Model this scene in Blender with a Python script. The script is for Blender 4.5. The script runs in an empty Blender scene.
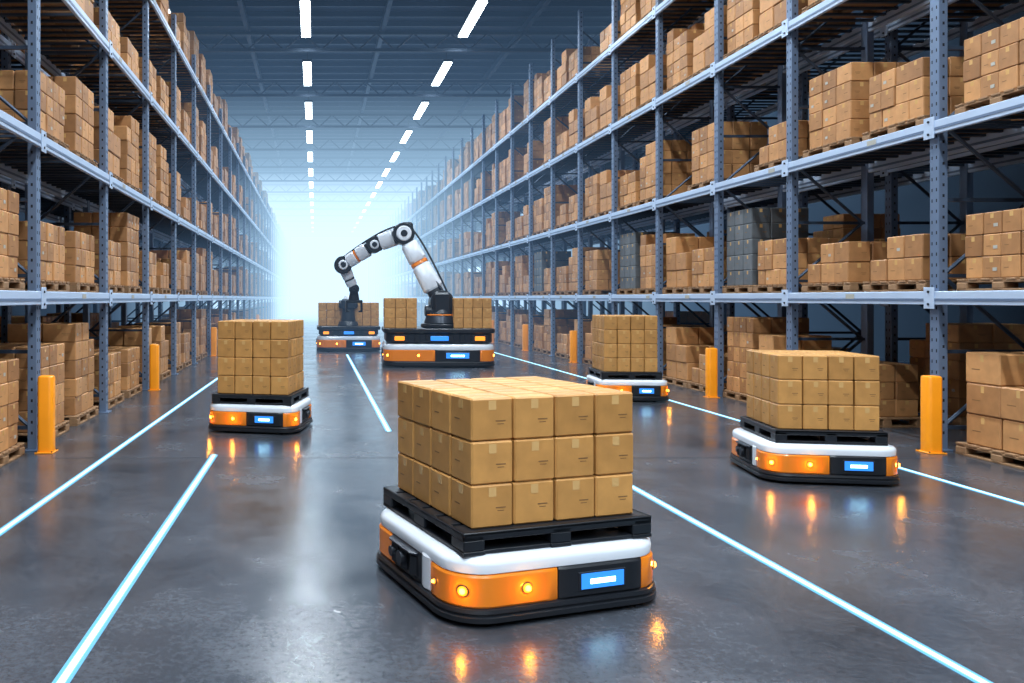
import bpy, bmesh, math, random
from mathutils import Vector, Matrix
R = random.Random(7)
scene = bpy.context.scene
COL = scene.collection

# ------------------------------------------------------------------ materials
def new_mat(name):
    m = bpy.data.materials.new(name); m.use_nodes = True
    nt = m.node_tree
    return m, nt, nt.nodes['Principled BSDF']

def simple(name, col, rough=0.5, metal=0.0, noise=0.0, nscale=8.0, coat=0.0, glow=0.0):
    m, nt, p = new_mat(name)
    p.inputs['Base Color'].default_value = (*col, 1)
    p.inputs['Roughness'].default_value = rough
    p.inputs['Metallic'].default_value = metal
    if glow:
        p.inputs['Emission Color'].default_value = (*col, 1); p.inputs['Emission Strength'].default_value = glow
    if coat: p.inputs['Coat Weight'].default_value = coat
    if noise > 0:
        tc = nt.nodes.new('ShaderNodeTexCoord'); n = nt.nodes.new('ShaderNodeTexNoise')
        n.inputs['Scale'].default_value = nscale; n.inputs['Detail'].default_value = 5
        r = nt.nodes.new('ShaderNodeMapRange')
        r.inputs['To Min'].default_value = 1-noise; r.inputs['To Max'].default_value = 1+noise
        mx = nt.nodes.new('ShaderNodeVectorMath'); mx.operation = 'SCALE'
        mx.inputs[0].default_value = col
        nt.links.new(tc.outputs['Object'], n.inputs['Vector'])
        nt.links.new(n.outputs['Fac'], r.inputs['Value'])
        nt.links.new(r.outputs['Result'], mx.inputs['Scale'])
        nt.links.new(mx.outputs[0], p.inputs['Base Color'])
    return m

def emis(name, col, s):
    m, nt, p = new_mat(name)
    p.inputs['Base Color'].default_value = (*[c*0.3 for c in col], 1)
    p.inputs['Emission Color'].default_value = (*col, 1)
    p.inputs['Emission Strength'].default_value = s
    return m

def cardboard(name, c1, c2):
    m, nt, p = new_mat(name)
    g = nt.nodes.new('ShaderNodeNewGeometry'); mix = nt.nodes.new('ShaderNodeMix'); mix.data_type = 'RGBA'
    mix.inputs['A'].default_value = (*c1, 1); mix.inputs['B'].default_value = (*c2, 1)
    nt.links.new(g.outputs['Random Per Island'], mix.inputs['Factor'])
    tc = nt.nodes.new('ShaderNodeTexCoord'); n = nt.nodes.new('ShaderNodeTexNoise')
    n.inputs['Scale'].default_value = 9; n.inputs['Detail'].default_value = 6
    mr = nt.nodes.new('ShaderNodeMapRange'); mr.inputs['To Min'].default_value = 0.68; mr.inputs['To Max'].default_value = 1.22
    sc = nt.nodes.new('ShaderNodeVectorMath'); sc.operation = 'SCALE'
    nt.links.new(tc.outputs['Object'], n.inputs['Vector']); nt.links.new(n.outputs['Fac'], mr.inputs['Value'])
    nt.links.new(mix.outputs['Result'], sc.inputs[0]); nt.links.new(mr.outputs['Result'], sc.inputs['Scale'])
    nt.links.new(sc.outputs[0], p.inputs['Base Color'])
    p.inputs['Roughness'].default_value = 0.5
    return m

M_gold = cardboard('cardboard_golden', (0.58,0.285,0.080), (0.43,0.205,0.055))
M_brown = cardboard('cardboard_brown', (0.58,0.28,0.105), (0.30,0.135,0.05))
M_grey = cardboard('cardboard_wrapped', (0.12,0.13,0.14), (0.08,0.09,0.10))
M_tape = simple('packing_tape', (0.60,0.36,0.14), 0.25)
M_print = simple('carton_print', (0.20,0.10,0.035), 0.6)
M_label = simple('paper_label', (0.40,0.38,0.33), 0.5)
M_wood = simple('pallet_wood', (0.26,0.14,0.065), 0.7, 0, 0.35, 14)
M_black = simple('black_plastic', (0.010,0.012,0.016), 0.33, 0, 0.2, 6)
M_dark = simple('dark_metal', (0.025,0.03,0.04), 0.35, 0.5)
M_white = simple('white_shell', (0.70,0.74,0.80), 0.2, 0, 0.04, 3, 0.4)
M_orange = simple('orange_shell_glow', (0.72,0.19,0.010), 0.25, 0, 0.06, 3, 0.4, 0.08)  # faint emission puts the amber lamp glow into the shell colour
M_yellow = simple('safety_yellow', (0.92,0.30,0.006), 0.4, 0, 0.1, 4)
M_steel = simple('rack_steel', (0.16,0.22,0.33), 0.38, 0.4, 0.15, 3)
M_beam = simple('rack_beam_steel', (0.48,0.58,0.74), 0.35, 0.2, 0.12, 2)
M_brace = simple('rack_brace_steel', (0.035,0.055,0.09), 0.5, 0.4)
M_hole = simple('slot_shadow', (0.008,0.010,0.016), 0.8)
M_amber = emis('amber_lamp', (1.0,0.34,0.03), 16)
M_amber2 = emis('amber_lens', (1.0,0.30,0.015), 1.6)
M_blue = emis('blue_display', (0.025,0.22,0.80), 1.5)
M_bluehot = emis('display_bar', (0.40,0.80,1.0), 9)
M_line = emis('lit_floor_line', (0.50,0.88,1.0), 1.8)
M_edge = emis('lit_line_halo', (0.14,0.48,0.80), 0.85)  # cyan side strips paint the soft glow beside each line
M_tube = emis('light_tube', (0.76,0.91,1.0), 16)
M_ceil = simple('ceiling_metal', (0.035,0.065,0.12), 0.5, 0.3, 0.2, 0.5)
M_wall = simple('wall_panel', (0.03,0.05,0.08), 0.7, 0, 0.2, 0.4)
M_endglow = emis('end_wall_glow', (0.74,0.90,1.0), 2.0)  # emission for the added bright panel at the aisle end

# floor
m, nt, p = new_mat('polished_concrete'); M_floor = m
tc = nt.nodes.new('ShaderNodeTexCoord')
n1 = nt.nodes.new('ShaderNodeTexNoise'); n1.inputs['Scale'].default_value = 0.9; n1.inputs['Detail'].default_value = 9; n1.inputs['Roughness'].default_value = 0.68
n2 = nt.nodes.new('ShaderNodeTexNoise'); n2.inputs['Scale'].default_value = 26; n2.inputs['Detail'].default_value = 8; n2.inputs['Roughness'].default_value = 0.75
add = nt.nodes.new('ShaderNodeMath'); add.operation = 'MULTIPLY'
ramp = nt.nodes.new('ShaderNodeValToRGB')
ramp.color_ramp.elements[0].position = 0.12; ramp.color_ramp.elements[0].color = (0.018,0.022,0.029,1)
ramp.color_ramp.elements[1].position = 0.42; ramp.color_ramp.elements[1].color = (0.082,0.090,0.108,1)
rr = nt.nodes.new('ShaderNodeMapRange'); rr.inputs['From Min'].default_value = 0.3; rr.inputs['From Max'].default_value = 0.7
rr.inputs['To Min'].default_value = 0.14; rr.inputs['To Max'].default_value = 0.31
bp = nt.nodes.new('ShaderNodeBump'); bp.inputs['Strength'].default_value = 0.07; bp.inputs['Distance'].default_value = 0.01
p.inputs['Specular IOR Level'].default_value = 0.60
L = nt.links.new
L(tc.outputs['Object'], n1.inputs['Vector']); L(tc.outputs['Object'], n2.inputs['Vector'])
L(n1.outputs['Fac'], add.inputs[0]); L(n2.outputs['Fac'], add.inputs[1]); L(add.outputs[0], ramp.inputs['Fac'])
L(ramp.outputs['Color'], p.inputs['Base Color']); L(n1.outputs['Fac'], rr.inputs['Value']); L(rr.outputs['Result'], p.inputs['Roughness'])
L(n2.outputs['Fac'], bp.inputs['Height']); L(bp.outputs['Normal'], p.inputs['Normal'])

# ------------------------------------------------------------------ mesh builder
class MB:
    def __init__(s): s.v=[]; s.f=[]; s.m=[]; s.mats=[]
    def mi(s, mat):
        if mat not in s.mats: s.mats.append(mat)
        return s.mats.index(mat)
    def add(s, vs, fs, mat):
        o=len(s.v); k=s.mi(mat)
        s.v += [tuple(v) for v in vs]
        for f in fs: s.f.append([i+o for i in f]); s.m.append(k)
    def box(s, c, sz, mat, ch=0.0, rot=None):
        hx,hy,hz=[a/2 for a in sz]; c=Vector(c)
        if ch<=0:
            vs=[Vector((x*hx,y*hy,z*hz)) for x in(-1,1) for y in(-1,1) for z in(-1,1)]
            fs=[(0,1,3,2),(4,6,7,5),(0,4,5,1),(2,3,7,6),(0,2,6,4),(1,5,7,3)]
        else:
            vs=[]; idx={}
            for x in(-1,1):
                for y in(-1,1):
                    for z in(-1,1):
                        for a in range(3):
                            d=[hx-ch,hy-ch,hz-ch]; d[a]=[hx,hy,hz][a]
                            idx[(x,y,z,a)]=len(vs); vs.append(Vector((x*d[0],y*d[1],z*d[2])))
            fs=[]
            for a in range(3):
                b,c2=[q for q in range(3) if q!=a]
                for sg in(-1,1):
                    q=[]
                    for (u,w) in((-1,-1),(1,-1),(1,1),(-1,1)):
                        k=[0,0,0]; k[a]=sg;k[b]=u;k[c2]=w; q.append(idx[(*k,a)])
                    fs.append(q)
                for u in(-1,1):
                    for w in(-1,1):
                        k0=[0,0,0];k1=[0,0,0];k0[a]=-1;k1[a]=1
                        for k in(k0,k1): k[b]=u;k[c2]=w
                        fs.append([idx[(*k0,b)],idx[(*k1,b)],idx[(*k1,c2)],idx[(*k0,c2)]])
            for x in(-1,1):
                for y in(-1,1):
                    for z in(-1,1): fs.append([idx[(x,y,z,a)] for a in range(3)])
        if rot is not None: vs=[rot@v for v in vs]
        s.add([v+c for v in vs],fs,mat)
    def loft(s, rings, mat, cap=True):
        n=len(rings[0]); vs=[v for r in rings for v in r]; fs=[]
        for i in range(len(rings)-1):
            for j in range(n):
                k=(j+1)%n; fs.append([i*n+j,i*n+k,(i+1)*n+k,(i+1)*n+j])
        if cap: fs.append(list(range(n))[::-1]); fs.append([(len(rings)-1)*n+j for j in range(n)])
        s.add(vs,fs,mat)
    def tube(s,p0,p1,r0,r1,mat,n=20,ch=0.0):
        p0=Vector(p0);p1=Vector(p1);d=(p1-p0);L=d.length;d.normalize()
        a=d.orthogonal().normalized();b=d.cross(a)
        def ring(t,r): return [p0+d*t+(a*math.cos(2*math.pi*i/n)+b*math.sin(2*math.pi*i/n))*r for i in range(n)]
        if ch>0: rs=[ring(0,r0-ch),ring(ch,r0),ring(L-ch,r1),ring(L,r1-ch)]
        else: rs=[ring(0,r0),ring(L,r1)]
        s.loft(rs,mat)
    def mesh(s,name,smooth=True):
        me=bpy.data.meshes.new(name); me.from_pydata(s.v,[],s.f)
        for m in s.mats: me.materials.append(m)
        me.polygons.foreach_set('material_index',s.m)
        bm=bmesh.new(); bm.from_mesh(me); bmesh.ops.recalc_face_normals(bm,faces=bm.faces); bm.to_mesh(me); bm.free()
        if smooth:
            me.polygons.foreach_set('use_smooth',[True]*len(me.polygons)); me.set_sharp_from_angle(angle=math.radians(32))
        me.update(); return me

def obj(name, me, loc=(0,0,0), rz=0, parent=None):
    o=bpy.data.objects.new(name,me); o.location=loc; o.rotation_euler=(0,0,rz); COL.objects.link(o)
    if parent: o.parent=parent
    return o
def empty(name, loc=(0,0,0), rz=0):
    o=bpy.data.objects.new(name,None); o.location=loc; o.rotation_euler=(0,0,rz); o.empty_display_size=0.3; COL.objects.link(o); return o

# rounded-rectangle perimeter
def per(w,d,r,t):
    P=2*(w-2*r)+2*(d-2*r)+2*math.pi*r; t%=P
    hw,hd=w/2,d/2; q=math.pi*r/2
    segs=[('l',(0,-hd),(1,0),hw-r),('a',(hw-r,-hd+r),-90,q),('l',(hw,-hd+r),(0,1),d-2*r),('a',(hw-r,hd-r),0,q),
          ('l',(hw-r,hd),(-1,0),w-2*r),('a',(-hw+r,hd-r),90,q),('l',(-hw,hd-r),(0,-1),d-2*r),('a',(-hw+r,-hd+r),180,q),('l',(-hw+r,-hd),(1,0),hw-r+1e-6)]
    for s in segs:
        if t<=s[3]+1e-9:
            if s[0]=='l': return (Vector((s[1][0]+s[2][0]*t,s[1][1]+s[2][1]*t,0)),Vector((s[2][1],-s[2][0],0)))
            a=math.radians(s[2]+90*t/s[3]); nrm=Vector((math.cos(a),math.sin(a),0))
            return (Vector((s[1][0],s[1][1],0))+nrm*r,nrm)
        t-=s[3]
    return (Vector((0,-hd,0)),Vector((0,-1,0)))
def rring(w,d,r,z,n=9):
    out=[]
    for cx,cy,a0 in((w/2-r,-d/2+r,-90),(w/2-r,d/2-r,0),(-w/2+r,d/2-r,90),(-w/2+r,-d/2+r,180)):
        for i in range(n):
            a=math.radians(a0+90*i/(n-1)); out.append(Vector((cx+r*math.cos(a),cy+r*math.sin(a),z)))
    return out
def rprism(mb,w,d,r,prof,mat):   # prof: list of (z, inset)
    mb.loft([rring(w-2*i,d-2*i,max(r-i,0.01),z) for z,i in prof],mat)
def panel(mb,w,d,r,t0,t1,z0,z1,th,mat,c=0.01):
    n=max(2,int(abs(t1-t0)/0.035)); secs=[]
    for i in range(n+1):
        t=t0+(t1-t0)*i/n; e = 0 if 0<i<n else 1
        pt,nr=per(w,d,r,t); zc=Vector((0,0,1)); o=th*(0.55 if e else 1)
        secs.append([pt-nr*0.02+zc*z0,pt+nr*o*0.6+zc*z0,pt+nr*o+zc*(z0+c),pt+nr*o+zc*(z1-c),pt+nr*o*0.6+zc*z1,pt-nr*0.02+zc*z1])
    mb.loft(secs,mat)

# ------------------------------------------------------------------ cartons and pallets
def carton(mb,c,sz,mat,front=True,rz=0.0,deco=True):
    rot=Matrix.Rotation(rz,3,'Z'); x,y,z=sz
    mb.box(c,sz,mat,min(sz)*0.04,rot)
    if not deco: return
    c=Vector(c); e=0.0012
    def place(off,s2,mt): mb.box(c+rot@Vector(off),s2,mt,0,rot)
    place((0,0,z/2),(x*0.90,0.045,2*e),M_tape)
    for s in(-1,1):
        place((s*x/2,0,z*0.33),(2*e,0.045,z*0.22),M_tape)
        place((0,s*y/2,z*0.33),(0.045,2*e,z*0.22),M_tape)
    for s in(-1,1):
        place((x*0.20,s*y/2,-z*0.04),(x*0.24,2*e,z*0.026),M_print)
        place((x*0.20,s*y/2,-z*0.11),(x*0.16,2*e,z*0.018),M_print)
        place((s*x/2,y*0.18,-z*0.04),(2*e,y*0.24,z*0.03),M_print)

def stack_mesh(name,nx,ny,nz,sz,mat,jit=0.003,skip=(),labels=False):
    mb=MB(); x,y,z=sz
    for k in range(nz):
        for i in range(nx):
            for j in range(ny):
                if (i,j,k) in skip or (0<i<nx-1 and 0<j<ny-1 and k<nz-1 and (i,j,k+1) not in skip): continue
                c=((i-(nx-1)/2)*x+R.uniform(-jit,jit),(j-(ny-1)/2)*y+R.uniform(-jit,jit),z*(k+0.5))
                carton(mb,c,(x-0.011,y-0.011,z-0.003),mat,rz=R.uniform(-1,1)*jit*2)
                if labels and R.random()<0.25:
                    for s in(-1,1): mb.box((c[0]+s*(x/2-0.0035),c[1]-y*0.2,c[2]-z*0.1),(0.004,0.055,0.035),M_label)
    return mb.mesh(name)

def pallet_mesh(name,w,d,h,mat,plastic=False):
    mb=MB(); t=h*0.17
    nb=7 if not plastic else 6
    bw=w/nb*0.80
    for i in range(nb): mb.box((0,-d/2+bw/2+(d-bw)*i/(nb-1),h-t/2),(w,bw,t),mat,0.004)
    for i in range(3):
        xx=(i-1)*(w/2-0.06)
        mb.box((xx,0,h-t*1.5),(0.1,d,t),mat,0.003)
        for j in range(3): mb.box((xx,(j-1)*(d/2-0.07),h*0.42),(0.12,0.14,h*0.5),mat,0.006)
        mb.box((xx,0,t/2),(0.12,d,t),mat,0.003)
    for j in range(3): mb.box((0,(j-1)*(d/2-0.06),t/2+0.001),(w,0.1,t),mat,0.003)
    if plastic:
        for s in(-1,1):
            mb.box((0,s*(d/2-0.012),h-t*1.1),(w,0.024,t*2.2),mat,0.006)
            mb.box((s*(w/2-0.012),0,h-t*1.1),(0.024,d,t*2.2),mat,0.006)
    return mb.mesh(name)

P_black=pallet_mesh('plastic_pallet_mesh',1.12,1.08,0.12,M_black,True)
P_wood=pallet_mesh('wooden_pallet_mesh',1.0,1.05,0.13,M_wood)
S3=stack_mesh('cartons_3_high',4,4,3,(0.258,0.240,0.230),M_gold)
S4=stack_mesh('cartons_4_high',4,4,4,(0.252,0.240,0.232),M_gold)

rack_stacks=[
 stack_mesh('rack_cartons_a',3,3,4,(0.31,0.33,0.25),M_brown,0.008,labels=True),
 stack_mesh('rack_cartons_b',2,3,5,(0.46,0.33,0.245),M_brown,0.008,skip={(0,2,4),(1,2,4)},labels=True),
 stack_mesh('rack_cartons_c',3,4,3,(0.31,0.255,0.23),M_brown,0.008,labels=True),
 stack_mesh('rack_cartons_d',3,3,5,(0.31,0.33,0.23),M_brown,0.008,skip={(0,0,4),(1,0,4),(2,0,4),(0,1,4)},labels=True),
 stack_mesh('rack_cartons_e',2,2,3,(0.46,0.49,0.33),M_brown,0.01,skip={(0,0,2),(1,0,2)}),
 stack_mesh('rack_cartons_f',3,4,5,(0.31,0.25,0.25),M_brown,0.006,labels=True),
 stack_mesh('rack_cartons_g',3,3,2,(0.31,0.33,0.27),M_brown,0.01,skip={(0,2,1),(1,2,1)},labels=True),
 stack_mesh('rack_cartons_wrapped',3,3,5,(0.31,0.33,0.25),M_grey,0.004),
]
stack_w=[6,2.5,6,3,4,2,5,0.4]

# ------------------------------------------------------------------ room shell
YF,YB=-14.0,104.0; XL,XR=-8.5,16.0; ZC=10.7
def slab(name,c,sz,mat):
    mb=MB(); mb.box(c,sz,mat); return obj(name,mb.mesh(name+'_mesh',False))
slab('floor',((XL+XR)/2,(YF+YB)/2,-0.1),(XR-XL,YB-YF,0.2),M_floor)
slab('wall_left',(XL-0.1,(YF+YB)/2,ZC/2),(0.2,YB-YF,ZC),M_wall)
slab('wall_right',(XR+0.1,(YF+YB)/2,ZC/2),(0.2,YB-YF,ZC),M_wall)
slab('wall_front',((XL+XR)/2,YF-0.1,ZC/2),(XR-XL,0.2,ZC),M_wall)
slab('wall_back',((XL+XR)/2,YB+0.1,ZC/2),(XR-XL,0.2,ZC),M_wall)
slab('end_glow_panel_1',(1.9,YB-0.05,4.8),(9.9,0.08,9.6),M_endglow)  # added glowing panel, makes the white glow at the far end
mb=MB()
mb.box(((XL+XR)/2,(YF+YB)/2,ZC+0.1),(XR-XL,YB-YF,0.2),M_ceil)
y=YF+0.5
while y<YB:
    mb.box(((XL+XR)/2,y,ZC-0.07),(XR-XL,0.09,0.16),M_ceil); y+=0.9
for x in (-7,-2.2,2.2,6.8,11.5):
    mb.box((x,(YF+YB)/2,ZC-0.25),(0.14,YB-YF,0.22),M_ceil)
obj('ceiling',mb.mesh('ceiling_mesh',False))
tr=empty('roof_trusses'); mb=MB()
mb.box((0,0,0.0),(XR-XL-0.1,0.1,0.1),M_brace); mb.box((0,0,-0.55),(XR-XL-0.1,0.1,0.1),M_brace)
x=-(XR-XL)/2+0.3; k=0
while x<(XR-XL)/2-0.7:
    z0,z1=(0,-0.55) if k%2 else (-0.55,0)
    mb.tube((x,0,z0),(x+0.6,0,z1),0.03,0.03,M_brace,6); x+=0.6;k+=1
tm=mb.mesh('truss_mesh',False)
y=8.6
while y<YB: obj('truss',tm,((XL+XR)/2,y,ZC-0.4),0,tr); y+=5.8

# ------------------------------------------------------------------ ceiling lights
cl=empty('linear_ceiling_lights'); mb=MB()
mb.box((0,0,0.06),(0.34,3.1,0.09),M_dark,0.01); mb.box((0,0,0.0),(0.28,3.0,0.05),M_tube)
for s in(-1,1): mb.tube((0,s*1.1,0.1),(0,s*1.1,0.62),0.012,0.012,M_dark,6)
lm=mb.mesh('linear_light_mesh',False)
EN={-6:440,-5:560,-4:420,-3:360,-2:330,-1:300,0:280,1:270,2:270,3:270}
for cx in (-0.28,4.69,-4.35,10.6):
    for k in range(-6,14):
        yy=23.9+5.8*k
        if yy<YF+2 or yy>YB-2: continue
        obj('linear_light',lm,(cx,yy,10.0),0,cl)
        if k in EN and cx in(-0.28,4.69):
            ld=bpy.data.lights.new('strip_lamp','AREA'); ld.shape='RECTANGLE'; ld.size=0.28; ld.size_y=3.0
            ld.energy=EN[k]*1.10; ld.color=(0.82,0.92,1.0); ld.spread=math.radians(148)
            lo=bpy.data.objects.new('lamp_glow',ld); lo.location=(cx,yy,9.96); COL.objects.link(lo); lo.parent=cl

# ------------------------------------------------------------------ pallet racking
def frame_mesh(name,H,depth,side):
    mb=MB()
    for xx in (0,side*depth):
        mb.box((xx,0,H/2),(0.012,0.13,H),M_steel,0.002)
        for s in(-1,1):
            mb.box((xx+side*0.045,s*0.060,H/2),(0.09,0.012,H),M_steel,0.002)
            mb.box((xx+side*0.088,s*0.045,H/2),(0.010,0.035,H),M_steel)
        mb.box((xx+side*0.04,0,0.008),(0.18,0.2,0.016),M_steel,0.003)
    z=0.15
    while z<H-0.1:
        for s in(-1,1):
            mb.box((-side*0.0065,s*0.032,z),(0.002,0.014,0.036),M_hole)
        mb.box((side*0.045,-0.0668,z+0.05),(0.022,0.002,0.032),M_hole)
        z+=0.12
    z=0.25;k=0
    while z<H-1.0:
        a=(side*0.08,0,z);b=(side*(depth-0.03),0,z+0.85)
        if k%2: a,b=(a[0],0,b[2]),(b[0],0,a[2])
        mb.tube(a,b,0.022,0.022,M_brace,6)
        mb.box((side*depth/2,0,z),(depth,0.04,0.04),M_brace)
        z+=0.85;k+=1
    return mb.mesh(name,False)

def build_rack(X,side,posts,levels,H,depth,ymaxload,back=False,seed=1):
    rg=random.Random(seed)
    e=empty('pallet_rack',(X,0,0))
    fm=frame_mesh('upright_frame_mesh',H,depth,side)
    for py in posts: obj('upright_frame',fm,(0,py,0),0,e)
    mb=MB(); y0,y1=posts[0],posts[-1]; L=y1-y0; yc=(y0+y1)/2
    for z in levels:
        for xx in(side*-0.035,side*(depth+0.035)):
            mb.box((xx,yc,z),(0.05,L,0.15),M_beam,0.006)
            mb.box((xx-side*0.027,yc,z-0.02),(0.006,L,0.030),M_steel)
        for py in posts:
            mb.box((-side*0.066,py,z),(0.010,0.15,0.24),M_beam,0.002)
            for dz in(-0.07,0.07): mb.tube((-side*0.068,py,z+dz),(-side*0.082,py,z+dz),0.014,0.014,M_dark,8)
        yy=y0+0.12
        while yy<min(y1,48):
            mb.box((side*depth/2,yy,z+0.055),(depth,0.05,0.03),M_brace); yy+=0.24
        if y1>48: mb.box((side*depth/2,(48+y1)/2,z+0.055),(depth,y1-48,0.03),M_brace)
        for i in range(len(posts)-1):
            if posts[i]<45 and rg.random()<0.7:
                ly=posts[i]+rg.uniform(0.3,1.6)
                mb.box((-side*0.0645,ly,z+0.02),(0.003,0.16,0.06),M_label)
    obj('load_beams',mb.mesh('load_beams_mesh',False),(0,0,0),0,e)
    for i in range(len(posts)-1):
        if posts[i]>ymaxload: continue
        a,b=posts[i]+0.1,posts[i+1]-0.1; w=b-a
        for li,z in enumerate([0]+list(levels)):
            zz=0.0 if z==0 else z+0.077
            ceil_=(levels[li] if li<len(levels) else z+2.2)-zz-0.12
            n=2
            for q in range(n):
                if rg.random()<(0.40 if back else 0.10): continue
                py=a+w*(q+0.5)/n+rg.uniform(-0.02,0.02)
                sm=rg.choices(rack_stacks,stack_w)[0]
                hh=max(v.co.z for v in sm.vertices)
                if hh+0.13>ceil_: sm=rack_stacks[2]
                sc=min(1.0,(w/n-0.03)/1.05)
                p=obj('wooden_pallet',P_wood,(side*depth/2,py,zz),0,e); p.scale=(1,sc,1)
                s=obj('stacked_cartons',sm,(side*depth/2,py,zz+0.13),rg.choice((0,math.pi)),e); s.scale=(1,sc*0.90,1)
    return e

rp=[3.5,6.2,8.97,11.72,13.85,16.25]
while rp[-1]<92: rp.append(rp[-1]+2.42)
lp=[3.05,6.0]
while lp[-1]<92: lp.append(lp[-1]+2.95)
LR=[1.7,3.6,5.65,7.5]; LL=[1.7,3.45,5.4,7.3]
build_rack(6.95,1,rp,LR,9.3,1.1,88,seed=21)
build_rack(8.40,1,rp,LR,9.3,1.1,42,True,seed=4)
build_rack(-3.1,-1,lp,LL,8.0,1.1,88,seed=15)
build_rack(-4.55,-1,lp,LL,8.0,1.1,42,True,seed=6)

# ------------------------------------------------------------------ bollards (upright guards)
mb=MB()
mb.loft([rring(0.17-2*i,0.15-2*i,0.045-i,z) for z,i in((0.012,0),(0.82,0),(0.835,0.006),(0.845,0.02))],M_yellow)
mb.box((0,0,0.007),(0.20,0.20,0.014),M_yellow,0.003)
for sx in(-1,1):
    for sy in(-1,1): mb.tube((sx*0.085,sy*0.085,0.014),(sx*0.085,sy*0.085,0.026),0.009,0.009,M_dark,6)
bmesh_b=mb.mesh('post_guard_mesh')
for yy in(8.80,13.68,21.0,25.8,30.7,40.3): obj('safety_bollard',bmesh_b,(6.78,yy,0))
for yy in(8.82,14.75,23.4,26.5,32.4,41.3): obj('safety_bollard',bmesh_b,(-2.96,yy,0))

# ------------------------------------------------------------------ floor lines
def line(p0,p1,w=0.036):
    mb=MB(); p0=Vector((*p0,0.0));p1=Vector((*p1,0.0)); d=(p1-p0); Ln=d.length; ang=math.atan2(d.y,d.x)-math.pi/2
    rot=Matrix.Rotation(ang,3,'Z'); c=(p0+p1)/2
    mb.box(c+Vector((0,0,0.003)),(w,Ln,0.005),M_line,0,rot)
    for s in(-1,1): mb.box(c+rot@Vector((s*(w/2+0.011),0,0.002)),(0.020,Ln,0.003),M_edge,0,rot)
    obj('lane_marking',mb.mesh('lane_marking_mesh',False))
line((-1.13,2.2),(-1.09,8.66)); line((-2.33,3.5),(-2.05,17.2)); line((0.94,10.2),(0.96,24),0.04)
line((2.99,2.2),(2.80,9.0)); line((5.82,5.0),(5.9,14.5)); line((5.75,16.0),(5.5,30),0.045); line((-2.0,21),(-1.9,34),0.045)
mb=MB()
for yy in range(-10,100,6): mb.box((1.9,yy+0.5,0.0006),(9.4,0.012,0.0012),M_hole)
obj('trim_1',mb.mesh('floor_joint_mesh',False))

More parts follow.
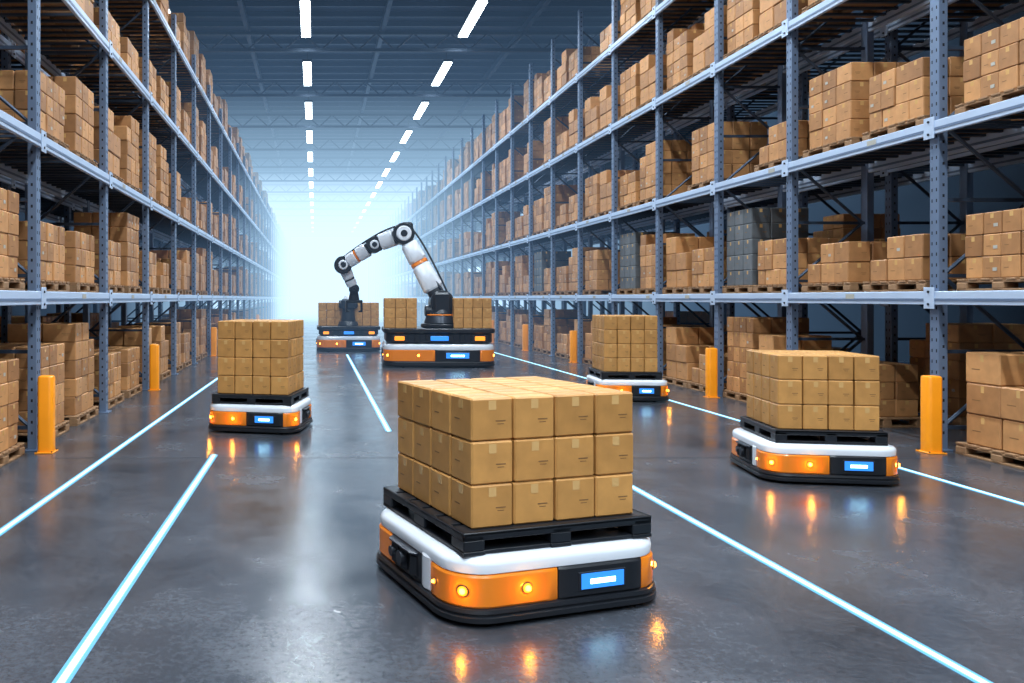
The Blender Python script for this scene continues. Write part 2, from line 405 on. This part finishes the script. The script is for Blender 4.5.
# ------------------------------------------------------------------ AGV
def agv_parts(w,d,r,h,big=False):
    k=h/0.36; z=lambda a:a*k
    base=MB(); shell=MB(); top=MB(); disp=MB(); lamps=MB(); bulbs=[]
    rprism(base,w+0.05,d+0.05,r+0.025,[(z(0.022),0.02),(z(0.03),0.0),(z(0.056),0.0),(z(0.062),0.014),(z(0.070),0.014),(z(0.076),0.004),(z(0.094),0.010),(z(0.100),0.03)],M_black)
    rprism(base,w-0.05,d-0.05,r-0.02,[(z(0.09),0),(z(0.30),0)],M_dark)
    for sx in(-1,1):
        for sy in(-1,1):
            base.tube((sx*w*0.32-0.025,sy*d*0.32,0.045),(sx*w*0.32+0.025,sy*d*0.32,0.045),0.045,0.045,M_black,16)
    a=w/2-r; q=math.pi*r/2; s=d-2*r
    W,D,RR=w-0.03,d-0.03,r-0.015
    c0=-0.04*w; c1=0.36*w
    sideS=a+q+0.10*d; sideE=a+q+s*0.80
    for (t0,t1) in((c1+0.006,sideS-0.05),(-(sideS-0.05),c0-0.006)):
        panel(shell,W,D,RR,t0,t1,z(0.098),z(0.268),0.022,M_orange,0.012)
    panel(shell,W,D,RR,sideE+0.01,2*(a+q)+2*a+q*2+2*s-sideE-0.01,z(0.098),z(0.268),0.022,M_orange,0.012)
    for sg in(-1,1):
        panel(shell,W,D,RR,sg*(sideS-0.045),sg*(sideS+0.055),z(0.098),z(0.29),0.026,M_white,0.01)
        panel(shell,W,D,RR,sg*(sideS+0.06),sg*sideE,z(0.098),z(0.275),0.018,M_black,0.01)
        m0=(sideS+0.06+sideE)/2; L2=(sideE-sideS-0.06)
        for u in(-0.30,0.0,0.30):
            panel(shell,W,D,RR,sg*(m0+u*L2-0.10*L2),sg*(m0+u*L2+0.10*L2),z(0.120),z(0.255),0.045,M_black,0.015)
        pt,nr=per(W,D,RR,sg*(m0)); c=pt+Vector((0,0,z(0.19)))
        shell.tube(c+nr*0.03,c+nr*0.058,0.045,0.04,M_dark,20)
        pt,nr=per(W,D,RR,sg*(m0+0.30*L2)); c=pt+Vector((0,0,z(0.19)))
        shell.tube(c+nr*0.03,c+nr*0.054,0.035,0.03,M_dark,16)
        panel(shell,W,D,RR,sg*(m0-0.42*L2),sg*(m0+0.42*L2),z(0.250),z(0.268),0.055,M_dark,0.005)
    rprism(top,w,d,r,[(z(0.267),0.022),(z(0.274),0.004),(z(0.315),0.0),(z(0.334),0.006),(z(0.348),0.022),(z(0.357),0.05)],M_white)
    rprism(top,w-0.20,d-0.20,max(r-0.06,0.05),[(z(0.350),0),(z(0.3595),0)],M_dark)
    panel(disp,W,D,RR,c0,c1,z(0.100),z(0.271),0.026,M_black,0.012)
    m=(c0+c1)/2; hw=(c1-c0)/2
    y0=-D/2; zc=0.186
    disp.box((m,y0-0.026,z(zc)),(hw*1.14,0.012,z(0.100)),M_dark,0.004)
    disp.box((m,y0-0.033,z(zc)),(hw*1.02,0.004,z(0.082)),M_blue)
    disp.box((m,y0-0.036,z(zc-0.003)),(hw*0.60,0.004,z(0.026)),M_bluehot,0.001)
    ts=[c0-0.15*w,-(a+q*0.45),-(a+q*0.98)+0.0,(a+q*0.62)]
    for i,t in enumerate(ts):
        pt,nr=per(W,D,RR,t); c=pt+Vector((0,0,z(0.186))); rad=0.021*k if i!=2 else 0.012*k
        lamps.tube(c+nr*0.015,c+nr*0.026,rad*1.55,rad*1.45,M_dark,24)
        lamps.tube(c+nr*0.020,c+nr*0.030,rad*1.30,rad*1.2,M_amber2,24)
        lamps.tube(c+nr*0.024,c+nr*0.040,rad*0.85,rad*0.6,M_amber,24)
        if i!=2: bulbs.append(c+nr*0.052)
    return [('bumper_base',base.mesh('agv_base')),('side_shell',shell.mesh('agv_shell')),('top_cover',top.mesh('agv_top')),
            ('front_display',disp.mesh('agv_display')),('amber_beacons',lamps.mesh('agv_lamps'))],bulbs
AGV,BULBS=agv_parts(1.25,1.18,0.21,0.36)
amber_l=bpy.data.lights.new('beacon_bulb','POINT'); amber_l.energy=1.1; amber_l.color=(1.0,0.36,0.03); amber_l.shadow_soft_size=0.013
def place_agv(x,y,rz,stack,sx=1.0,sy=1.0,k=1.0,dx=0.0,kx=1.0,ky=1.0):
    e=empty('automated_guided_vehicle',(x,y,0),rz); e.scale=(sx,sy,1)
    for n,me in AGV: obj(n,me,(0,0,0),0,e)
    for b in BULBS:
        o=bpy.data.objects.new('beacon_bulb',amber_l); o.location=b; COL.objects.link(o); o.parent=e
    l=empty('pallet_of_cartons',(x+dx,y,0.36),rz); l.scale=(sx*k,sy*k,1)
    obj('plastic_pallet',P_black,(0,0,0),0,l); c=obj('cartons',stack,(0,0,0.12),0,l); c.scale=(kx,ky,1)
place_agv(1.165,4.83,math.radians(17.5),S3,1.05,1.01,1.0,0.0,0.955,1.02)
place_agv(-0.70,10.55,math.radians(-12),S4,0.93,0.93)
place_agv(4.80,7.77,math.radians(-9),S3,0.92,0.90,0.92)
place_agv(5.28,13.6,math.radians(-6),S4,0.90,0.92,0.95,-0.03)

# ------------------------------------------------------------------ big mobile platforms
def platform(name,x,y,w,d,rz,h,deck,stacks):
    e=empty(name,(x,y,0),rz)
    for n,me in agv_parts(w,d,0.30,h,True)[0]: obj(n,me,(0,0,0),0,e)
    mb=MB()
    rprism(mb,w-0.10,d-0.12,0.22,[(h,0.06),(h+0.05,0.0),(deck-0.13,0.0),(deck-0.10,0.08)],M_dark)
    rprism(mb,w+0.02,d,0.20,[(deck-0.11,0.02),(deck-0.09,0),(deck-0.015,0),(deck,0.02)],M_black)
    n=int(w/0.28)
    for i in range(n):
        xx=-w/2+0.25+(w-0.5)*i/(n-1)
        mb.box((xx,-d/2+0.035,(h+deck-0.1)/2),(0.11,0.05,(deck-h)*0.45),M_black,0.01)
    for s in(-1,1): mb.box((s*w*0.36,-d/2+0.02,(h+deck-0.1)/2),(w*0.09,0.06,(deck-h)*0.28),M_amber2,0.012)
    mb.box((0,-d/2+0.02,(h+deck-0.1)/2),(w*0.16,0.06,(deck-h)*0.3),M_blue,0.01)
    obj('load_deck',mb.mesh('load_deck_mesh'),(0,0,0),0,e)
    for (sx,sy,me) in stacks:
        l=empty('pallet_of_cartons',(0,0,0)); ca,sa=math.cos(rz),math.sin(rz)
        l.location=(x+sx*ca-sy*sa,y+sx*sa+sy*ca,deck); l.rotation_euler=(0,0,rz)
        o=obj('cartons',me,(0,0,0),0,l)
    return e
B1=stack_mesh('platform_cartons_a',4,4,3,(0.235,0.235,0.25),M_gold)
B0=stack_mesh('platform_cartons_b',3,4,3,(0.27,0.235,0.25),M_gold)
platform('mobile_robot_platform',3.08,20.35,2.70,1.80,math.radians(-3),0.58,0.95,[(-0.92,0,B0),(0.86,0,B1)])
p2=platform('mobile_robot_platform',1.07,26.1,2.0,1.7,0,0.50,0.80,[(-0.56,0.25,B0),(0.60,0.25,B0)])
mb=MB()
mb.tube((0,-0.35,0.80),(0,-0.35,0.95),0.34,0.30,M_black,24,0.02); mb.tube((0,-0.35,0.95),(0,-0.35,1.35),0.24,0.20,M_black,24,0.02)
mb.box((0,-0.35,1.5),(0.46,0.4,0.34),M_dark,0.05); mb.tube((-0.3,-0.35,1.5),(0.3,-0.35,1.5),0.13,0.13,M_black,20,0.02)
mb.tube((0,-0.35,1.64),(0,-0.35,1.76),0.16,0.14,M_white,20,0.02)
obj('docking_turret',mb.mesh('docking_turret_mesh'),(0,0,0),0,p2)

# ------------------------------------------------------------------ robot arm
def arm():
    e=empty('industrial_robot_arm',(3.20,20.40,0.95)); O=Vector((3.20,20.40,0.95))
    Y=Vector((0,1,0))
    def W(px,py,y): return Vector(((px-315)/800*y,y,1.7-(py-298)*y/800))-O
    S=W(441,302,20.4); E=W(403,234,20.7); F=W(374,245,21.1); K=W(343,265,21.5); T=W(354,289,21.7); G=W(354,300,21.75)
    b=MB()
    b.tube((0,0,0),(0,0,0.10),0.50,0.50,M_black,32,0.02)
    b.tube((0,0,0.10),(0,0,0.34),0.42,0.36,M_dark,32,0.02)
    b.tube((0,0,0.30),(0,0,0.34),0.38,0.38,M_orange,32,0.015)
    b.tube((0,0,0.34),(0,0,0.52),0.34,0.27,M_black,32,0.02)
    for s in(-1,1): b.box((0,s*0.24,0.62),(0.44,0.10,0.54),M_black,0.05)
    b.tube((-0.40,0.0,0.42),(-0.16,0,0.42),0.14,0.16,M_black,20,0.02); b.box((0.32,0,0.45),(0.26,0.30,0.32),M_dark,0.04)
    obj('arm_base',b.mesh('arm_base_mesh'),(0,0,0),0,e)
    def joint(mb,P,r,wd,cap=M_white,q=0.68):
        mb.tube(P-Y*wd,P+Y*wd,r,r,M_black,28,0.02)
        mb.tube(P-Y*(wd+0.035),P-Y*wd,r*(q-0.05),r*q,cap,28,0.01); mb.tube(P-Y*(wd+0.05),P-Y*(wd+0.034),r*0.28,r*0.32,M_dark,20)
        mb.tube(P+Y*(wd),P+Y*(wd+0.035),r*q,r*(q-0.05),cap,28,0.01)
    def link(mb,A,B,r0,r1,wid,white=((0.12,0.46),(0.54,0.88)),band=M_dark):
        d=(B-A); Ln=d.length; u=d.normalized(); v=u.cross(Y).normalized(); yv=v.cross(u).normalized()
        def sec(t,r,wd):
            pts=[]; 
            for i in range(20):
                a=2*math.pi*i/20; ca,sa=math.cos(a),math.sin(a)
                f=lambda x: math.copysign(abs(x)**0.6,x)
                pts.append(A+u*(t*Ln)+v*(f(ca)*r)+yv*(f(sa)*wd))
            return pts
        rr=lambda t:r0+(r1-r0)*t
        mb.loft([sec(0,rr(0)*0.75,wid*0.75),sec(1,rr(1)*0.75,wid*0.75)],M_black)
        for t0,t1 in white:
            mb.loft([sec(t0,rr(t0)*0.82,wid*0.82),sec(t0+0.03,rr(t0),wid),sec(t1-0.03,rr(t1),wid),sec(t1,rr(t1)*0.82,wid*0.82)],M_white)
        tm=(white[0][1]+(white[1][0] if len(white)>1 else 1))/2
        mb.loft([sec(tm-0.02,rr(tm)*0.93,wid*0.93),sec(tm+0.02,rr(tm)*0.93,wid*0.93)],band)
    a=MB(); joint(a,S,0.30,0.22,M_dark); link(a,S,E,0.28,0.21,0.20,((0.18,0.54),(0.59,0.86)),M_orange)
    a.tube(S+Vector((0.12,-0.2,0.12)),E+Vector((0.16,-0.12,-0.25)),0.03,0.026,M_dark,10)
    obj('lower_arm',a.mesh('lower_arm_mesh'),(0,0,0),0,e)
    a=MB(); joint(a,E,0.28,0.23,M_white,0.70); a.box(E+Vector((0.10,0.0,0.20)),(0.30,0.30,0.20),M_black,0.05)
    link(a,E,F,0.23,0.22,0.19,((0.28,0.74),)); joint(a,F,0.22,0.20,M_white,0.55)
    link(a,F,K,0.21,0.18,0.17,((0.20,0.5),(0.55,0.82)),M_orange)
    obj('forearm',a.mesh('forearm_mesh'),(0,0,0),0,e)
    a=MB(); joint(a,K,0.24,0.19,M_white,0.55); link(a,K,T,0.17,0.14,0.13,((0.25,0.55),(0.60,0.85)))
    joint(a,T,0.14,0.13,M_dark)
    a.tube(T,G,0.10,0.15,M_black,20,0.01)
    a.box(G+Vector((0,0,-0.04)),(0.46,0.30,0.08),M_black,0.02)
    for s in(-1,1):
        a.box(G+Vector((s*0.20,0,-0.20)),(0.05,0.22,0.26),M_dark,0.012)
        a.box(G+Vector((s*0.165,0,-0.31)),(0.09,0.22,0.04),M_black,0.01)
    obj('wrist_and_gripper',a.mesh('wrist_mesh'),(0,0,0),0,e)
    cu=bpy.data.curves.new('cable_hose','CURVE'); cu.dimensions='3D'; cu.bevel_depth=0.025
    sp=cu.splines.new('NURBS'); pts=[S+Vector((0.25,-0.15,0)),(S+E)/2+Vector((0.33,-0.1,0.05)),E+Vector((0.30,-0.1,0.15)),E+Vector((-0.05,-0.1,0.30)),F+Vector((-0.05,-0.1,0.25)),K+Vector((0,-0.1,0.2))]
    sp.points.add(len(pts)-1)
    for i,q in enumerate(pts): sp.points[i].co=(*q,1)
    sp.use_endpoint_u=True; cu.materials.append(M_black)
    obj('cable_hose',cu,(0,0,0),0,e)
arm()

# ------------------------------------------------------------------ far-aisle haze, its scattered light put in as volume emission
def haze(name,y0,y1,sig,col,rad):
    mt=bpy.data.materials.new(name+'_mat'); mt.use_nodes=True; nt=mt.node_tree; nt.nodes.clear()
    out=nt.nodes.new('ShaderNodeOutputMaterial'); ab=nt.nodes.new('ShaderNodeVolumeAbsorption'); em=nt.nodes.new('ShaderNodeEmission'); ad=nt.nodes.new('ShaderNodeAddShader')
    ab.inputs['Color'].default_value=(0,0,0,1); ab.inputs['Density'].default_value=sig
    em.inputs['Color'].default_value=(*col,1); em.inputs['Strength'].default_value=sig*rad
    nt.links.new(ab.outputs[0],ad.inputs[0]); nt.links.new(em.outputs[0],ad.inputs[1]); nt.links.new(ad.outputs[0],out.inputs['Volume'])
    mb=MB(); mb.box(((XL+XR)/2,(y0+y1)/2,ZC/2),(XR-XL+0.6,y1-y0,ZC+0.8),mt)
    obj(name,mb.mesh(name+'_mesh',False))
haze('haze',18.0,34.0,0.0105,(0.30,0.58,1.0),0.90)
haze('haze',34.01,56.0,0.033,(0.48,0.75,1.0),1.35)
haze('haze',56.01,YB-0.2,0.080,(0.68,0.87,1.0),1.80)

# ------------------------------------------------------------------ world, camera, view
w=bpy.data.worlds.new('World'); scene.world=w; w.use_nodes=True
w.node_tree.nodes['Background'].inputs['Color'].default_value=(0.02,0.03,0.05,1)
cam=bpy.data.cameras.new('camera'); co=bpy.data.objects.new('camera',cam); COL.objects.link(co)
co.location=(0,0,1.7); co.rotation_euler=(math.radians(90),0,0)
cam.sensor_width=36; cam.lens=800/1024*36; cam.shift_x=197/1024; cam.shift_y=-43.5/1024
cam.clip_end=300; scene.camera=co
scene.view_settings.view_transform='Standard'
scene.view_settings.exposure=0.0
